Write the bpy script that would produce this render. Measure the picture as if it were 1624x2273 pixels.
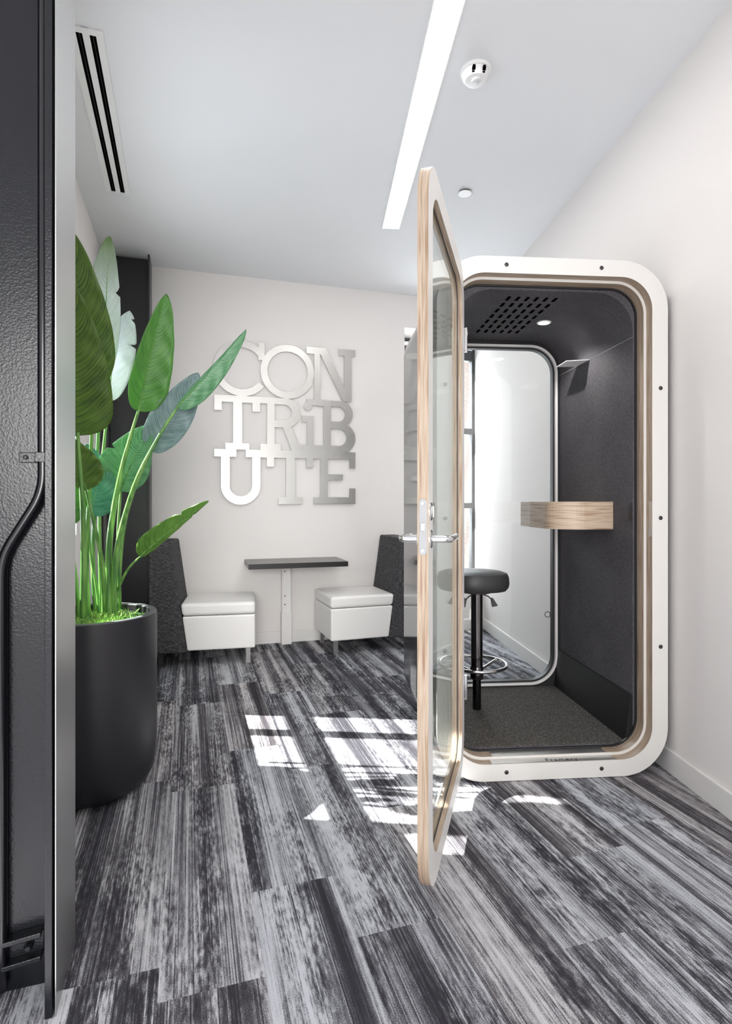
import bpy, bmesh, math, random
from mathutils import Vector, Matrix
random.seed(7)
for o in list(bpy.data.objects): bpy.data.objects.remove(o)
S = bpy.context.scene
COL = S.collection
PI = math.pi
# ------------------------------------------------------------------ camera
YAW = math.radians(4.66); F = 1250.0; CX = 812.0; HY = 1115.0; EYE = 1.167
cd = bpy.data.cameras.new('camera'); cam = bpy.data.objects.new('camera', cd); COL.objects.link(cam)
cam.location = (0, 0, EYE); cam.rotation_euler = (PI/2, 0, -YAW)
cd.sensor_fit = 'HORIZONTAL'; cd.sensor_width = 36; cd.lens = 36*F/1624
cd.shift_y = (HY-1136.5)/1624; cd.clip_start = .02
S.camera = cam
# ------------------------------------------------------------------ world, sun, daylight, exposure
S.view_settings.view_transform = 'Standard'; S.view_settings.look = 'None'
S.view_settings.gamma = 1; S.view_settings.use_curve_mapping = False
S.view_settings.exposure = 0.36
w = bpy.data.worlds.new('world'); S.world = w; w.use_nodes = True
bg = w.node_tree.nodes['Background']; bg.inputs[0].default_value = (.95, .965, 1, 1); bg.inputs[1].default_value = 1.0
sd = bpy.data.lights.new('sun', 'SUN'); sun = bpy.data.objects.new('sun', sd); COL.objects.link(sun)
sd.energy = 32; sd.angle = math.radians(.6); sd.color = (1, .97, .93)
SUN_DIR = Vector((.988, -.156, -1.0)).normalized()
sun.rotation_euler = (-SUN_DIR).to_track_quat('Z', 'Y').to_euler(); sun.location = (-4, 3, 5)
def area(name, loc, aim, sx, sy, e, col):
    d = bpy.data.lights.new(name, 'AREA'); o = bpy.data.objects.new(name, d); COL.objects.link(o)
    d.shape = 'RECTANGLE'; d.size = sx; d.size_y = sy; d.energy = e; d.color = col
    o.location = loc; o.rotation_euler = (Vector(loc)-Vector(aim)).to_track_quat('Z', 'Y').to_euler(); return o
# daylight through the far and side windows, plus added fill lamps behind the camera
area('far_window_daylight', (1.05, 6.0, 1.7), (.80, 4.4, 1.2), 1.0, 2.4, 62, (.86, .92, 1))
area('room_fill_light', (.6, -3.1, 1.9), (.2, 3.2, 2.0), 6.0, 3.4, 26, (1, .985, .97))  # added broad fill from behind the camera, no real source
o_ = area('seat_fill_light', (.3, -3.0, 1.7), (-.25, 4.6, .55), 2.4, 1.7, 14, (1, .985, .97)); o_.data.spread = math.radians(48)  # added narrow fill that brightens the seats and low back wall
area('side_window_daylight', (-1.62, 2.70, 1.35), (.2, 3.0, 1.9), .8, 1.0, 22, (.86, .92, 1))

# ------------------------------------------------------------------ geometry frames
def ray(x, y):
    u = (x-CX)/F
    return Vector((math.sin(YAW)+u*math.cos(YAW), math.cos(YAW)-u*math.sin(YAW), -(y-HY)/F))
def at(x, y, Z):                      # a point at depth Z (m) seen at photo position x, y
    return Vector((0, 0, EYE))+ray(x, y)*Z
TH = math.radians(12)                 # back wall frame: a along the wall, b out of it, z up
W0 = Vector((-.211, 4.753, 0)); A = Vector((math.cos(TH), math.sin(TH), 0)); N = Vector((math.sin(TH), -math.cos(TH), 0))
def wp(a, b, z=0): return W0+A*a+N*b+Vector((0, 0, z))
LP = Vector((-1.37, 3.265, 0)); TL = math.radians(12.8)
L = Vector((-math.sin(TL), math.cos(TL), 0)); LN = Vector((math.cos(TL), math.sin(TL), 0))
def lp(s, d, z=0): return LP+L*s+LN*d+Vector((0, 0, z))   # s along left wall, d into the room
H = 3.01

# ------------------------------------------------------------------ materials
def mat(name, col=(.8, .8, .8), rough=.5, metal=0, coat=0, spec=.5, **k):
    m = bpy.data.materials.new(name); m.use_nodes = True
    b = m.node_tree.nodes['Principled BSDF']
    b.inputs['Base Color'].default_value = (*col, 1); b.inputs['Roughness'].default_value = rough
    b.inputs['Metallic'].default_value = metal; b.inputs['Coat Weight'].default_value = coat
    b.inputs['Specular IOR Level'].default_value = spec
    b.inputs['Coat Roughness'].default_value = k.get('cr', .05)
    if 'em' in k:
        b.inputs['Emission Color'].default_value = (*k.get('ec', (1, 1, 1)), 1); b.inputs['Emission Strength'].default_value = k['em']
    return m
class NT:
    def __init__(s, m): s.t = m.node_tree; s.b = s.t.nodes['Principled BSDF']
    def n(s, ty, **k):
        x = s.t.nodes.new(ty)
        for a, v in k.items():
            if a.startswith('i_'):
                key = a[2:]; key = int(key) if key.isdigit() else key
                x.inputs[key].default_value = v
            else: setattr(x, a, v)
        return x
    def l(s, a, b): s.t.links.new(a, b)
    def m(s, op, a, b=None, c=None):
        x = s.t.nodes.new('ShaderNodeMath'); x.operation = op
        for i, v in enumerate((a, b, c)):
            if v is None: continue
            if isinstance(v, (int, float)): x.inputs[i].default_value = v
            else: s.l(v, x.inputs[i])
        return x.outputs[0]
    def xyz(s, a, b, c=0.0):
        x = s.t.nodes.new('ShaderNodeCombineXYZ')
        for i, v in enumerate((a, b, c)):
            if isinstance(v, (int, float)): x.inputs[i].default_value = v
            else: s.l(v, x.inputs[i])
        return x.outputs[0]
    def obj(s): return s.n('ShaderNodeTexCoord').outputs['Object']
    def sep(s, v):
        x = s.n('ShaderNodeSeparateXYZ'); s.l(v, x.inputs[0]); return x.outputs
    def noise(s, v, scale=1, detail=2, rough=.5):
        x = s.n('ShaderNodeTexNoise'); s.l(v, x.inputs['Vector'])
        x.inputs['Scale'].default_value = scale; x.inputs['Detail'].default_value = detail; x.inputs['Roughness'].default_value = rough
        return x.outputs[0]
    def ramp(s, v, stops):
        x = s.n('ShaderNodeValToRGB'); s.l(v, x.inputs[0]); e = x.color_ramp.elements
        e[0].position = stops[0][0]; e[0].color = (*stops[0][1], 1); e[1].position = stops[-1][0]; e[1].color = (*stops[-1][1], 1)
        for p, c in stops[1:-1]:
            q = e.new(p); q.color = (*c, 1)
        return x.outputs[0]
    def bump(s, v, st, dist=.01):
        x = s.n('ShaderNodeBump'); x.inputs['Strength'].default_value = st; x.inputs['Distance'].default_value = dist
        s.l(v, x.inputs['Height']); s.l(x.outputs[0], s.b.inputs['Normal'])
    def col(s, v): s.l(v, s.b.inputs['Base Color'])

M = {}
M['ceiling'] = mat('ceiling_paint', (.79, .80, .815), .9)
M['wall'] = mat('wall_paint', (.80, .765, .745), .85)
M['base'] = mat('baseboard_vinyl', (.78, .76, .74), .5)
M['white'] = mat('white_laminate', (.72, .70, .67), .35)
M['white_plastic'] = mat('white_plastic', (.85, .85, .84), .4)
M['white_metal'] = mat('white_painted_metal', (.82, .80, .78), .4)
M['black'] = mat('black_gasket', (.012, .012, .014), .5)
M['screw'] = mat('dark_screw', (.05, .05, .05), .4, .6)
M['chrome'] = mat('chrome', (.72, .72, .72), .12, 1)
M['dchrome'] = mat('dark_chrome', (.20, .19, .19), .16, 1)
M['alu'] = mat('brushed_aluminium', (.62, .61, .59), .3, 1)
M['pot'] = mat('matte_black_planter', (.014, .013, .016), .42, spec=.45)
M['rim'] = mat('planter_rim', (.09, .10, .10), .38)
M['soil'] = mat('planter_soil', (.01, .035, .015), .9)
M['lamp'] = mat('lamp_diffuser', (.9, .9, .9), .5, em=18, ec=(1, .985, .96))
M['spot'] = mat('spot_lens', (.9, .9, .9), .5, em=18)
M['black_vent'] = mat('vent_black', (.003, .003, .003), 1, spec=0)
M['table'] = mat('dark_laminate', (.21, .20, .195), .4)
M['table_edge'] = mat('dark_edge_band', (.012, .01, .01), .4)
M['shell'] = mat('gloss_grey_shell', (.05, .05, .052), .08, spec=.9)
M['conduit'] = mat('conduit_paint', (.005, .005, .007), .18, spec=.6)
M['kick'] = mat('black_kick_panel', (.006, .006, .007), .45)
# carpet planks
m = mat('plank_carpet', rough=.95, spec=.15); M['carpet'] = m; t = NT(m)
o = t.obj()
def dot(v):
    x = t.n('ShaderNodeVectorMath', operation='DOT_PRODUCT'); t.l(o, x.inputs[0]); x.inputs[1].default_value = v; return x.outputs['Value']
ac = t.m('ADD', dot((LN.x, LN.y, 0)), 50.07); al = t.m('ADD', dot((L.x, L.y, 0)), 50)
ci = t.m('FLOOR', t.m('DIVIDE', ac, .25))
wn = t.n('ShaderNodeTexWhiteNoise', noise_dimensions='1D'); t.l(ci, wn.inputs['W'])
al2 = t.m('ADD', al, wn.outputs['Value'])
cj = t.m('FLOOR', al2)
wn2 = t.n('ShaderNodeTexWhiteNoise', noise_dimensions='2D'); t.l(t.xyz(ci, cj), wn2.inputs['Vector'])
r = t.sep(wn2.outputs['Color'])
sx = t.m('MULTIPLY', t.m('FLOOR', t.m('MULTIPLY', ac, 290)), 1/290)
seed = t.m('MULTIPLY', r[1], 40)
band = t.noise(t.xyz(t.m('MULTIPLY', ac, 17), t.m('ADD', t.m('MULTIPLY', al, .34), seed), seed), 1, 2, .5)
ero = t.noise(t.xyz(t.m('MULTIPLY', sx, 130), t.m('MULTIPLY', al, 26), seed), 1, 2, .6)
lump = t.noise(t.xyz(t.m('MULTIPLY', ac, 16), t.m('MULTIPLY', al, 7), seed), 1, 2, .6)
fine = t.noise(t.xyz(t.m('MULTIPLY', sx, 270), t.m('ADD', t.m('MULTIPLY', al, 1.6), seed), seed), 1, 1, .5)
emask = t.ramp(t.noise(t.xyz(t.m('MULTIPLY', ac, 9), t.m('MULTIPLY', al, 1.5), seed), 1, 1), [(.40, (.25, .25, .25)), (.58, (1, 1, 1))])
v = t.m('ADD', .505, t.m('MULTIPLY', t.m('SUBTRACT', band, .5), 1.0))
v = t.m('ADD', v, t.m('MULTIPLY', t.m('SUBTRACT', fine, .5), .62))
v = t.m('ADD', v, t.m('MULTIPLY', t.m('ADD', t.m('MULTIPLY', t.m('SUBTRACT', ero, .5), .75), t.m('MULTIPLY', t.m('SUBTRACT', lump, .5), .55)), emask))
v = t.m('ADD', v, t.m('MULTIPLY', t.m('SUBTRACT', r[0], .5), .13))
gr = t.noise(o, 360, 3, .75)
v = t.m('ADD', v, t.m('MULTIPLY', t.m('SUBTRACT', gr, .5), .70))
c = t.ramp(v, [(.27, (.032, .030, .036)), (.41, (.066, .064, .073)), (.47, (.12, .117, .127)), (.54, (.20, .197, .21)), (.60, (.35, .35, .365)), (.76, (.56, .56, .58))])
mx = t.n('ShaderNodeMix', data_type='RGBA', blend_type='MULTIPLY'); mx.inputs[0].default_value = 1
t.l(c, mx.inputs[6])
t.l(t.ramp(r[2], [(0, (1, .95, .93)), (.5, (.97, .98, 1)), (1, (.93, .96, 1.0))]), mx.inputs[7]); t.col(mx.outputs[2])
t.bump(t.m('ADD', gr, t.m('MULTIPLY', fine, .6)), .35, .004)
# felt, booth carpet
m = mat('charcoal_felt', rough=.95, spec=.2); M['felt'] = m; t = NT(m); o = t.obj()
n1 = t.noise(o, 140, 4, .7); n2 = t.noise(o, 3, 2)
t.col(t.ramp(t.m('ADD', t.m('MULTIPLY', n1, .75), t.m('MULTIPLY', n2, .3)), [(.35, (.045, .042, .048)), (.7, (.135, .128, .138))])); t.bump(n1, .2, .002)
m = mat('booth_carpet', rough=1, spec=.1); M['bcarpet'] = m; t = NT(m); n1 = t.noise(t.obj(), 230, 2, .8)
t.col(t.ramp(n1, [(.4, (.035, .033, .03)), (.62, (.14, .13, .12)), (.75, (.34, .33, .31))])); t.bump(n1, .5, .004)
# plywood edge: plies stacked along local y
def ply(name, axis, dens=170, tint=1):
    m = mat(name, rough=.45); t = NT(m); o = t.obj(); s = t.sep(o)
    oth = [i for i in range(3) if i != axis]
    v = t.xyz(t.m('MULTIPLY', s[axis], dens), t.m('MULTIPLY', s[oth[0]], 5), t.m('MULTIPLY', s[oth[1]], 5))
    n = t.noise(v, 1, 2, .5)
    t.col(t.ramp(n, [(.32, (.30*tint, .19*tint, .12*tint)), (.45, (.46*tint, .345*tint, .25*tint)), (.56, (.56*tint, .45*tint, .345*tint)), (.7, (.37*tint, .26*tint, .17*tint))])); return m
M['ply'] = ply('plywood_edge', 1, 170, .80)
M['shelf'] = ply('plywood_shelf_edge', 2, 150, 1.05)
# brushed steel sign
m = mat('brushed_steel', (.46, .45, .435), .36, 1); M['sign'] = m; t = NT(m); s = t.sep(t.obj())
n = t.noise(t.xyz(t.m('MULTIPLY', s[0], 3), t.m('MULTIPLY', s[1], 3), t.m('MULTIPLY', s[2], 160)), 1, 2)
t.l(t.m('ADD', t.m('MULTIPLY', n, .2), .25), t.b.inputs['Roughness']); t.bump(n, .05, .001)
# black glossy painted steel with orange peel
m = mat('black_gloss_paint', (.009, .010, .013), .25, spec=.38); M['steel'] = m; t = NT(m); n = t.noise(t.obj(), 190, 2, .5); t.bump(n, .22, .003)
m = mat('black_gloss_paint_smooth', (.035, .036, .038), .30, spec=1.0); m.node_tree.nodes['Principled BSDF'].inputs['IOR'].default_value = 1.9; M['steel_flange'] = m; t = NT(m); t.bump(t.noise(t.obj(), 150, 2), .05, .002)
M['plate'] = mat('added_sheen_metal', (.50, .495, .49), .34, 1); t = NT(M['plate']); t.bump(t.noise(t.obj(), 60, 3), .06, .002)  # bright metal standing in for the black paint's grazing reflection
m = mat('black_column_paint', (.012, .012, .015), .35, spec=.5); M['steel2'] = m
# chair fabrics
m = mat('white_vinyl', (.90, .875, .85), .38); M['vinyl'] = m; t = NT(m); t.bump(t.noise(t.obj(), 9, 3), .12, .01)
m = mat('charcoal_weave', rough=.9, spec=.2); M['weave'] = m; t = NT(m); s = t.sep(t.obj())
n = t.noise(t.xyz(t.m('MULTIPLY', s[0], 40), t.m('MULTIPLY', s[1], 40), t.m('MULTIPLY', s[2], 330)), 1, 3, .7)
t.col(t.ramp(n, [(.35, (.022, .021, .024)), (.52, (.06, .058, .062)), (.66, (.19, .185, .19))])); t.bump(n, .3, .002)
m = mat('black_seat_vinyl', (.03, .03, .032), .5); M['seat'] = m
# leaves: uv u across (-1..1), v along
def leafm(name, dark, light, rough=.4, trans=.25, tipc=None, nveins=34):
    m = mat(name, rough=rough, spec=.4); t = NT(m)
    uv = t.sep(t.n('ShaderNodeTexCoord').outputs['UV'])
    au = t.m('ABSOLUTE', t.m('SUBTRACT', uv[0], .5))
    ph = t.m('SUBTRACT', uv[1], t.m('MULTIPLY', t.m('POWER', au, 1.5), .55))
    nz = t.noise(t.xyz(t.m('MULTIPLY', uv[0], 3), t.m('MULTIPLY', uv[1], 9)), 1, 2)
    band = t.noise(t.xyz(t.m('MULTIPLY', ph, 70), t.m('MULTIPLY', au, 2)), 1, 2, .6)
    val = t.m('ADD', t.m('MULTIPLY', band, .7), t.m('MULTIPLY', nz, .3))
    fr_ = t.m('FRACT', t.m('ADD', t.m('MULTIPLY', ph, nveins), t.m('MULTIPLY', nz, 2.2)))
    val = t.m('ADD', val, t.m('MULTIPLY', t.m('LESS_THAN', fr_, .13), .16))
    mid = t.m('LESS_THAN', au, .012)
    c = t.ramp(t.m('ADD', val, t.m('MULTIPLY', mid, .3)), [(.36, dark), (.68, light)])
    if tipc:
        mx = t.n('ShaderNodeMix', data_type='RGBA'); t.l(t.ramp(uv[1], [(.6, (0, 0, 0)), (.95, (1, 1, 1))]), mx.inputs[0])
        t.l(c, mx.inputs[6]); mx.inputs[7].default_value = (*tipc, 1); c = mx.outputs[2]
    t.col(c); t.bump(band, .35, .004)
    tr = t.n('ShaderNodeBsdfTranslucent'); t.l(c, tr.inputs[0])
    ms = t.n('ShaderNodeMixShader'); ms.inputs[0].default_value = trans
    out = t.t.nodes['Material Output']
    t.l(t.b.outputs[0], ms.inputs[1]); t.l(tr.outputs[0], ms.inputs[2]); t.l(ms.outputs[0], out.inputs[0])
    return m
M['leaf_dark'] = leafm('leaf_olive', (.035, .085, .012), (.15, .26, .035), .42)
M['leaf_green'] = leafm('leaf_bright_green', (.05, .20, .03), (.14, .36, .07), .35)
M['leaf_mid'] = leafm('leaf_mid_green', (.05, .13, .02), (.16, .32, .06), .35)
M['leaf_pale'] = leafm('leaf_silver_underside', (.52, .60, .60), (.76, .82, .83), .4, .2, (.16, .26, .09))
M['leaf_silver'] = leafm('leaf_silver', (.55, .60, .63), (.74, .78, .82), .4, .2)
M['leaf_blue'] = leafm('leaf_blue_green', (.10, .19, .18), (.32, .42, .43), .35, .2)
M['leaf_teal'] = leafm('leaf_teal', (.03, .17, .11), (.14, .38, .27), .3, .25)
M['leaf_mixed'] = leafm('leaf_green_glossy', (.05, .22, .08), (.22, .45, .25), .28, .25)
m = mat('stalk_green', rough=.35); M['stalk'] = m; t = NT(m); s = t.sep(t.obj())
n = t.noise(t.xyz(t.m('MULTIPLY', s[0], 60), t.m('MULTIPLY', s[1], 60), t.m('MULTIPLY', s[2], 3)), 1, 2)
t.col(t.ramp(n, [(.35, (.04, .15, .025)), (.65, (.19, .38, .09))]))
m = mat('moss', rough=.9); M['moss'] = m; t = NT(m); t.col(t.ramp(t.noise(t.obj(), 30, 2), [(.35, (.10, .35, .07)), (.65, (.42, .62, .16))]))
# glass: thin clear pane, transparent plus fresnel mirror
def glass(name, tint, boost=1.0):
    m = bpy.data.materials.new(name); m.use_nodes = True; nt = m.node_tree; nt.nodes.clear()
    out = nt.nodes.new('ShaderNodeOutputMaterial'); mx = nt.nodes.new('ShaderNodeMixShader')
    tr = nt.nodes.new('ShaderNodeBsdfTransparent'); tr.inputs[0].default_value = (*tint, 1)
    gl = nt.nodes.new('ShaderNodeBsdfGlossy'); gl.inputs['Roughness'].default_value = 0.0; gl.inputs[0].default_value = (.95, .97, .96, 1)
    # Schlick reflectance from the angle between the surface and the incoming direction, same on both faces of the pane
    ge = nt.nodes.new('ShaderNodeNewGeometry'); dp = nt.nodes.new('ShaderNodeVectorMath'); dp.operation = 'DOT_PRODUCT'
    nt.links.new(ge.outputs['Normal'], dp.inputs[0]); nt.links.new(ge.outputs['Incoming'], dp.inputs[1])
    def mth(op, a, b):
        x = nt.nodes.new('ShaderNodeMath'); x.operation = op
        for i, v in enumerate((a, b)):
            if v is None: continue
            if isinstance(v, (int, float)): x.inputs[i].default_value = v
            else: nt.links.new(v, x.inputs[i])
        return x.outputs[0]
    f5 = mth('POWER', mth('SUBTRACT', 1.0, mth('ABSOLUTE', dp.outputs['Value'], None)), 5.0)
    nt.links.new(mth('MINIMUM', mth('MULTIPLY', mth('ADD', mth('MULTIPLY', f5, .96), .04), boost), 1.0), mx.inputs[0])
    nt.links.new(tr.outputs[0], mx.inputs[1])
    nt.links.new(gl.outputs[0], mx.inputs[2]); nt.links.new(mx.outputs[0], out.inputs[0]); return m
M['glass'] = glass('clear_glass', (.96, .97, .965))
M['glass_door'] = glass('door_glass', (.945, .96, .95))
# pale brick facade outside
m = mat('pale_brick', rough=.9); M['brick'] = m; t = NT(m); s = t.sep(t.obj())
bk = t.n('ShaderNodeTexBrick'); bk.inputs['Color1'].default_value = (.80, .62, .56, 1); bk.inputs['Color2'].default_value = (.86, .72, .66, 1)
bk.inputs['Mortar'].default_value = (.9, .88, .86, 1); bk.inputs['Scale'].default_value = 5; t.l(t.xyz(s[0], s[2]), bk.inputs['Vector']); t.col(bk.outputs[0])

# ------------------------------------------------------------------ object helpers
WM = {}
def put(o, parent=None, Mw=None):
    Mw = Mw or Matrix.Identity(4); WM[o] = Mw
    if parent is not None:
        o.parent = parent; o.matrix_basis = WM[parent].inverted() @ Mw
    else: o.matrix_basis = Mw
    COL.objects.link(o); return o
def obj(name, bm, mats, parent=None, Mw=None, smooth=False, world=True, bevel=0, bseg=2):
    """bm holds world coordinates (world=True) or coordinates in the frame Mw / the parent's frame"""
    base = Mw or (WM[parent] if parent is not None else Matrix.Identity(4))
    if world:
        if parent is None and Mw is None:
            xs = [v.co for v in bm.verts]
            c = Vector(((min(p.x for p in xs)+max(p.x for p in xs))/2, (min(p.y for p in xs)+max(p.y for p in xs))/2, min(p.z for p in xs)))
            base = Matrix.Translation(c)
        bm.transform(base.inverted())
    bmesh.ops.recalc_face_normals(bm, faces=bm.faces)
    me = bpy.data.meshes.new(name); bm.to_mesh(me); bm.free()
    for m in (mats if isinstance(mats, (list, tuple)) else [mats]): me.materials.append(m)
    if smooth:
        for p in me.polygons: p.use_smooth = True
    o = bpy.data.objects.new(name, me); put(o, parent, base)
    if bevel:
        b = o.modifiers.new('bevel', 'BEVEL'); b.width = bevel; b.segments = bseg; b.limit_method = 'ANGLE'; b.angle_limit = math.radians(40)
        b.harden_normals = False
    if smooth: smooth_angle(me)
    return o
def smooth_angle(me, ang=38):
    bm = bmesh.new(); bm.from_mesh(me)
    for e in bm.edges:
        if len(e.link_faces) == 2 and e.calc_face_angle(0) > math.radians(ang): e.smooth = False
    bm.to_mesh(me); bm.free()
def tag(o, label=None, cat=None, group=None, kind=None):
    for k, v in (('label', label), ('category', cat), ('group', group), ('kind', kind)):
        if v: o[k] = v
    return o
def thing(name, label, cat, loc, rz=0, group=None):
    o = bpy.data.objects.new(name, None); o.empty_display_size = .1
    put(o, None, Matrix.Translation(Vector(loc)) @ Matrix.Rotation(rz, 4, 'Z')); return tag(o, label, cat, group)
def B(): return bmesh.new()
def hexa(bm, p, mi=0):                 # 8 points: bottom ring then top ring
    v = [bm.verts.new(q) for q in p]
    for f in ((0, 3, 2, 1), (4, 5, 6, 7), (0, 1, 5, 4), (1, 2, 6, 5), (2, 3, 7, 6), (3, 0, 4, 7)):
        fc = bm.faces.new([v[i] for i in f]); fc.material_index = mi
    return bm
def box(bm, x0, x1, y0, y1, z0, z1, fn=None, mi=0):
    P = [(x0, y0, z0), (x1, y0, z0), (x1, y1, z0), (x0, y1, z0), (x0, y0, z1), (x1, y0, z1), (x1, y1, z1), (x0, y1, z1)]
    return hexa(bm, [Vector(q) if fn is None else fn(*q) for q in P], mi)
def tube(bm, pts, rad, n=12, cap=True, mi=0):
    pts = [Vector(p) for p in pts]; R = rad if isinstance(rad, (list, tuple)) else [rad]*len(pts)
    rings = []; up = None
    for i, p in enumerate(pts):
        d = (pts[min(i+1, len(pts)-1)]-pts[max(i-1, 0)]).normalized()
        if up is None: up = d.orthogonal().normalized()
        up = (up-d*up.dot(d)).normalized(); q = d.cross(up)
        rings.append([bm.verts.new(p+(up*math.cos(2*PI*k/n)+q*math.sin(2*PI*k/n))*R[i]) for k in range(n)])
    for a, b in zip(rings, rings[1:]):
        for k in range(n):
            f = bm.faces.new((a[k], a[(k+1) % n], b[(k+1) % n], b[k])); f.material_index = mi
    if cap: bm.faces.new(rings[0][::-1]).material_index = mi; bm.faces.new(rings[-1]).material_index = mi
    return bm
def torus(bm, c, R, r, ax=Vector((0, 0, 1)), n=48, k=10, a0=0, a1=2*PI):
    u = ax.orthogonal().normalized(); v = ax.cross(u); full = abs(a1-a0-2*PI) < 1e-6
    cnt = n if full else n+1; rings = []
    for i in range(cnt):
        t = a0+(a1-a0)*i/n; d = u*math.cos(t)+v*math.sin(t)
        rings.append([bm.verts.new(Vector(c)+d*(R+r*math.cos(2*PI*j/k))+ax*r*math.sin(2*PI*j/k)) for j in range(k)])
    for i in range(cnt if full else cnt-1):
        a, b = rings[i], rings[(i+1) % cnt]
        for j in range(k): bm.faces.new((a[j], b[j], b[(j+1) % k], a[(j+1) % k]))
    return bm
def lathe(bm, prof, c=(0, 0, 0), n=48, mi=0, ax=None):
    c = Vector(c); Rm = Matrix.Identity(3) if ax is None else Vector((0, 0, 1)).rotation_difference(ax).to_matrix()
    rings = [[bm.verts.new(c+Rm @ Vector((r*math.cos(2*PI*k/n), r*math.sin(2*PI*k/n), z))) for k in range(n)] for r, z in prof]
    for a, b in zip(rings, rings[1:]):
        for k in range(n): bm.faces.new((a[k], a[(k+1) % n], b[(k+1) % n], b[k])).material_index = mi
    bm.faces.new(rings[0][::-1]).material_index = mi; bm.faces.new(rings[-1]).material_index = mi
    return bm
def prism(bm, poly, fn, d0, d1, mi=0):       # fn(u, v, d) -> world
    a = [bm.verts.new(fn(u, v, d0)) for u, v in poly]; b = [bm.verts.new(fn(u, v, d1)) for u, v in poly]; n = len(poly)
    bm.faces.new(a).material_index = mi; bm.faces.new(b[::-1]).material_index = mi
    for k in range(n): bm.faces.new((a[k], b[k], b[(k+1) % n], a[(k+1) % n])).material_index = mi
    return bm
def rr(x0, x1, z0, z1, r, n=12, rb=None):     # rounded rectangle profile, constant vertex count
    out = []; rb = r if rb is None else rb
    for cx, cz, a0, q in ((x1-rb, z0+rb, -PI/2, rb), (x1-r, z1-r, 0, r), (x0+r, z1-r, PI/2, r), (x0+rb, z0+rb, PI, rb)):
        for i in range(n+1):
            t = a0+PI/2*i/n; out.append((cx+q*math.cos(t), cz+q*math.sin(t)))
    return out
def ring(bm, po, pi, y0, y1, mf=0, mi=0, mo=None, mb=None, fn=None):
    """annulus between profiles po and pi from y0 (front) to y1 (back)"""
    fn = fn or (lambda x, z, y: Vector((x, y, z))); mo = mf if mo is None else mo; mb = mf if mb is None else mb
    V = [[bm.verts.new(fn(x, z, y)) for x, z in p] for p, y in ((po, y0), (pi, y0), (po, y1), (pi, y1))]; n = len(po)
    for k in range(n):
        j = (k+1) % n
        for a, b, m_ in ((V[0], V[1], mf), (V[1], V[3], mi), (V[3], V[2], mb), (V[2], V[0], mo)):
            if (a[k].co-a[j].co).length < 1e-7 and (b[k].co-b[j].co).length < 1e-7: continue
            bm.faces.new((a[k], a[j], b[j], b[k])).material_index = m_
    return bm

# ------------------------------------------------------------------ room shell
def struct(name, bm, m, **k): return tag(obj(name, bm, m, **k), kind='structure')
YB = -3.2
bl = lp(2.0, 0)                       # back-left corner region
struct('floor', box(B(), -2.6, 2.6, YB, 6.0, -.1, 0), M['carpet'], Mw=Matrix.Identity(4))
pc = [lp(2.2, -.14).xy, lp(-1.95, -.14).xy, (-2.6, 1.15), (-2.6, YB), (1.70, YB), (1.70, 5.58), (-1.9, 4.85)]
struct('ceiling', prism(B(), pc, lambda x, y, z: Vector((x, y, z)), H, H+.15), M['ceiling'])
struct('wall_right', box(B(), 1.51, 1.70, YB, 5.62, 0, H), M['wall'])
struct('baseboard_right', box(B(), 1.497, 1.51, YB, 5.1, 0, .1), M['base'], bevel=.003)
# back wall with the far window opening a .98..1.67, z .35..2.72
bm = B()
for a0, a1, z0, z1 in ((-1.7, .98, 0, H), (.98, 1.86, 0, .35), (.98, 1.86, 2.72, H)):
    box(bm, a0, a1, -.36, 0, z0, z1, wp)
struct('wall_back', bm, M['wall'])
struct('baseboard_back', box(B(), -1.1, 1.72, 0, .012, 0, .1, wp), M['base'], bevel=.003)
# left wall with the sunny side window (behind the near column): s, z openings
s0 = -1.9
PW = [(-.46, -.225, 1.02, 2.12), (-.155, .065, 1.02, 2.12)]
def sw(s, d, z): return lp(s, d, z)
bm = B()
SX0, SX1 = -1.22, .085
for a0, a1, z0, z1 in ((s0, SX0, 0, H), (SX0, SX1, 0, .98), (SX0, SX1, 2.32, H), (SX1, 1.55, 0, H)):
    box(bm, a0, a1, -.14, 0, z0, z1, sw)
struct('wall_left', bm, M['wall'])
def windowu(name, fn, a0, a1, z0, z1, d0, d1, vs, hs, fw, m, pane_m):
    bm = B()
    box(bm, a0, a0+fw, d0, d1, z0, z1, fn); box(bm, a1-fw, a1, d0, d1, z0, z1, fn)
    box(bm, a0+fw, a1-fw, d0, d1, z0, z0+fw, fn); box(bm, a0+fw, a1-fw, d0, d1, z1-fw, z1, fn)
    for v, w_ in vs: box(bm, v-w_/2, v+w_/2, d0, d1, z0+fw, z1-fw, fn)
    for q, w_ in hs: box(bm, a0+fw, a1-fw, d0+.002, d1-.002, q-w_/2, q+w_/2, fn)
    if name == 'window_2':
        box(bm, -1.19, -1.07, d0+.001, d1-.001, z0+fw, 1.50, fn); box(bm, -1.19, -1.07, d0+.001, d1-.001, 1.79, z1-fw, fn)  # unseen solid panels added to trim the sun patch on the floor
    f = struct(name, bm, m); f['kind'] = 'structure'
    md = (d0+d1)/2
    obj('glass_pane', box(B(), a0+fw*.5, a1-fw*.5, md-.003, md+.003, z0+fw*.5, z1-fw*.5, fn), pane_m, f)
    return f
M['frame'] = mat('dark_window_frame', (.05, .055, .06), .4)
windowu('window_1', wp, .98, 1.826, .35, 2.72, -.35, -.29, [], [(1.86, .055), (1.135, .05), (2.60, .10)], .035, M['frame'], M['glass'])
windowu('window_2', sw, SX0, SX1, .98, 2.32, -.09, -.05, [(-.19, .075), (-1.04, .06)], [(1.345, .13)], .03, M['frame'], M['glass'])
tag(obj('brick_building', box(B(), -3, 9, 12, 12.6, -3, 9), M['brick']), 'pale brick facade glimpsed outside the far window', 'building')

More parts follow.
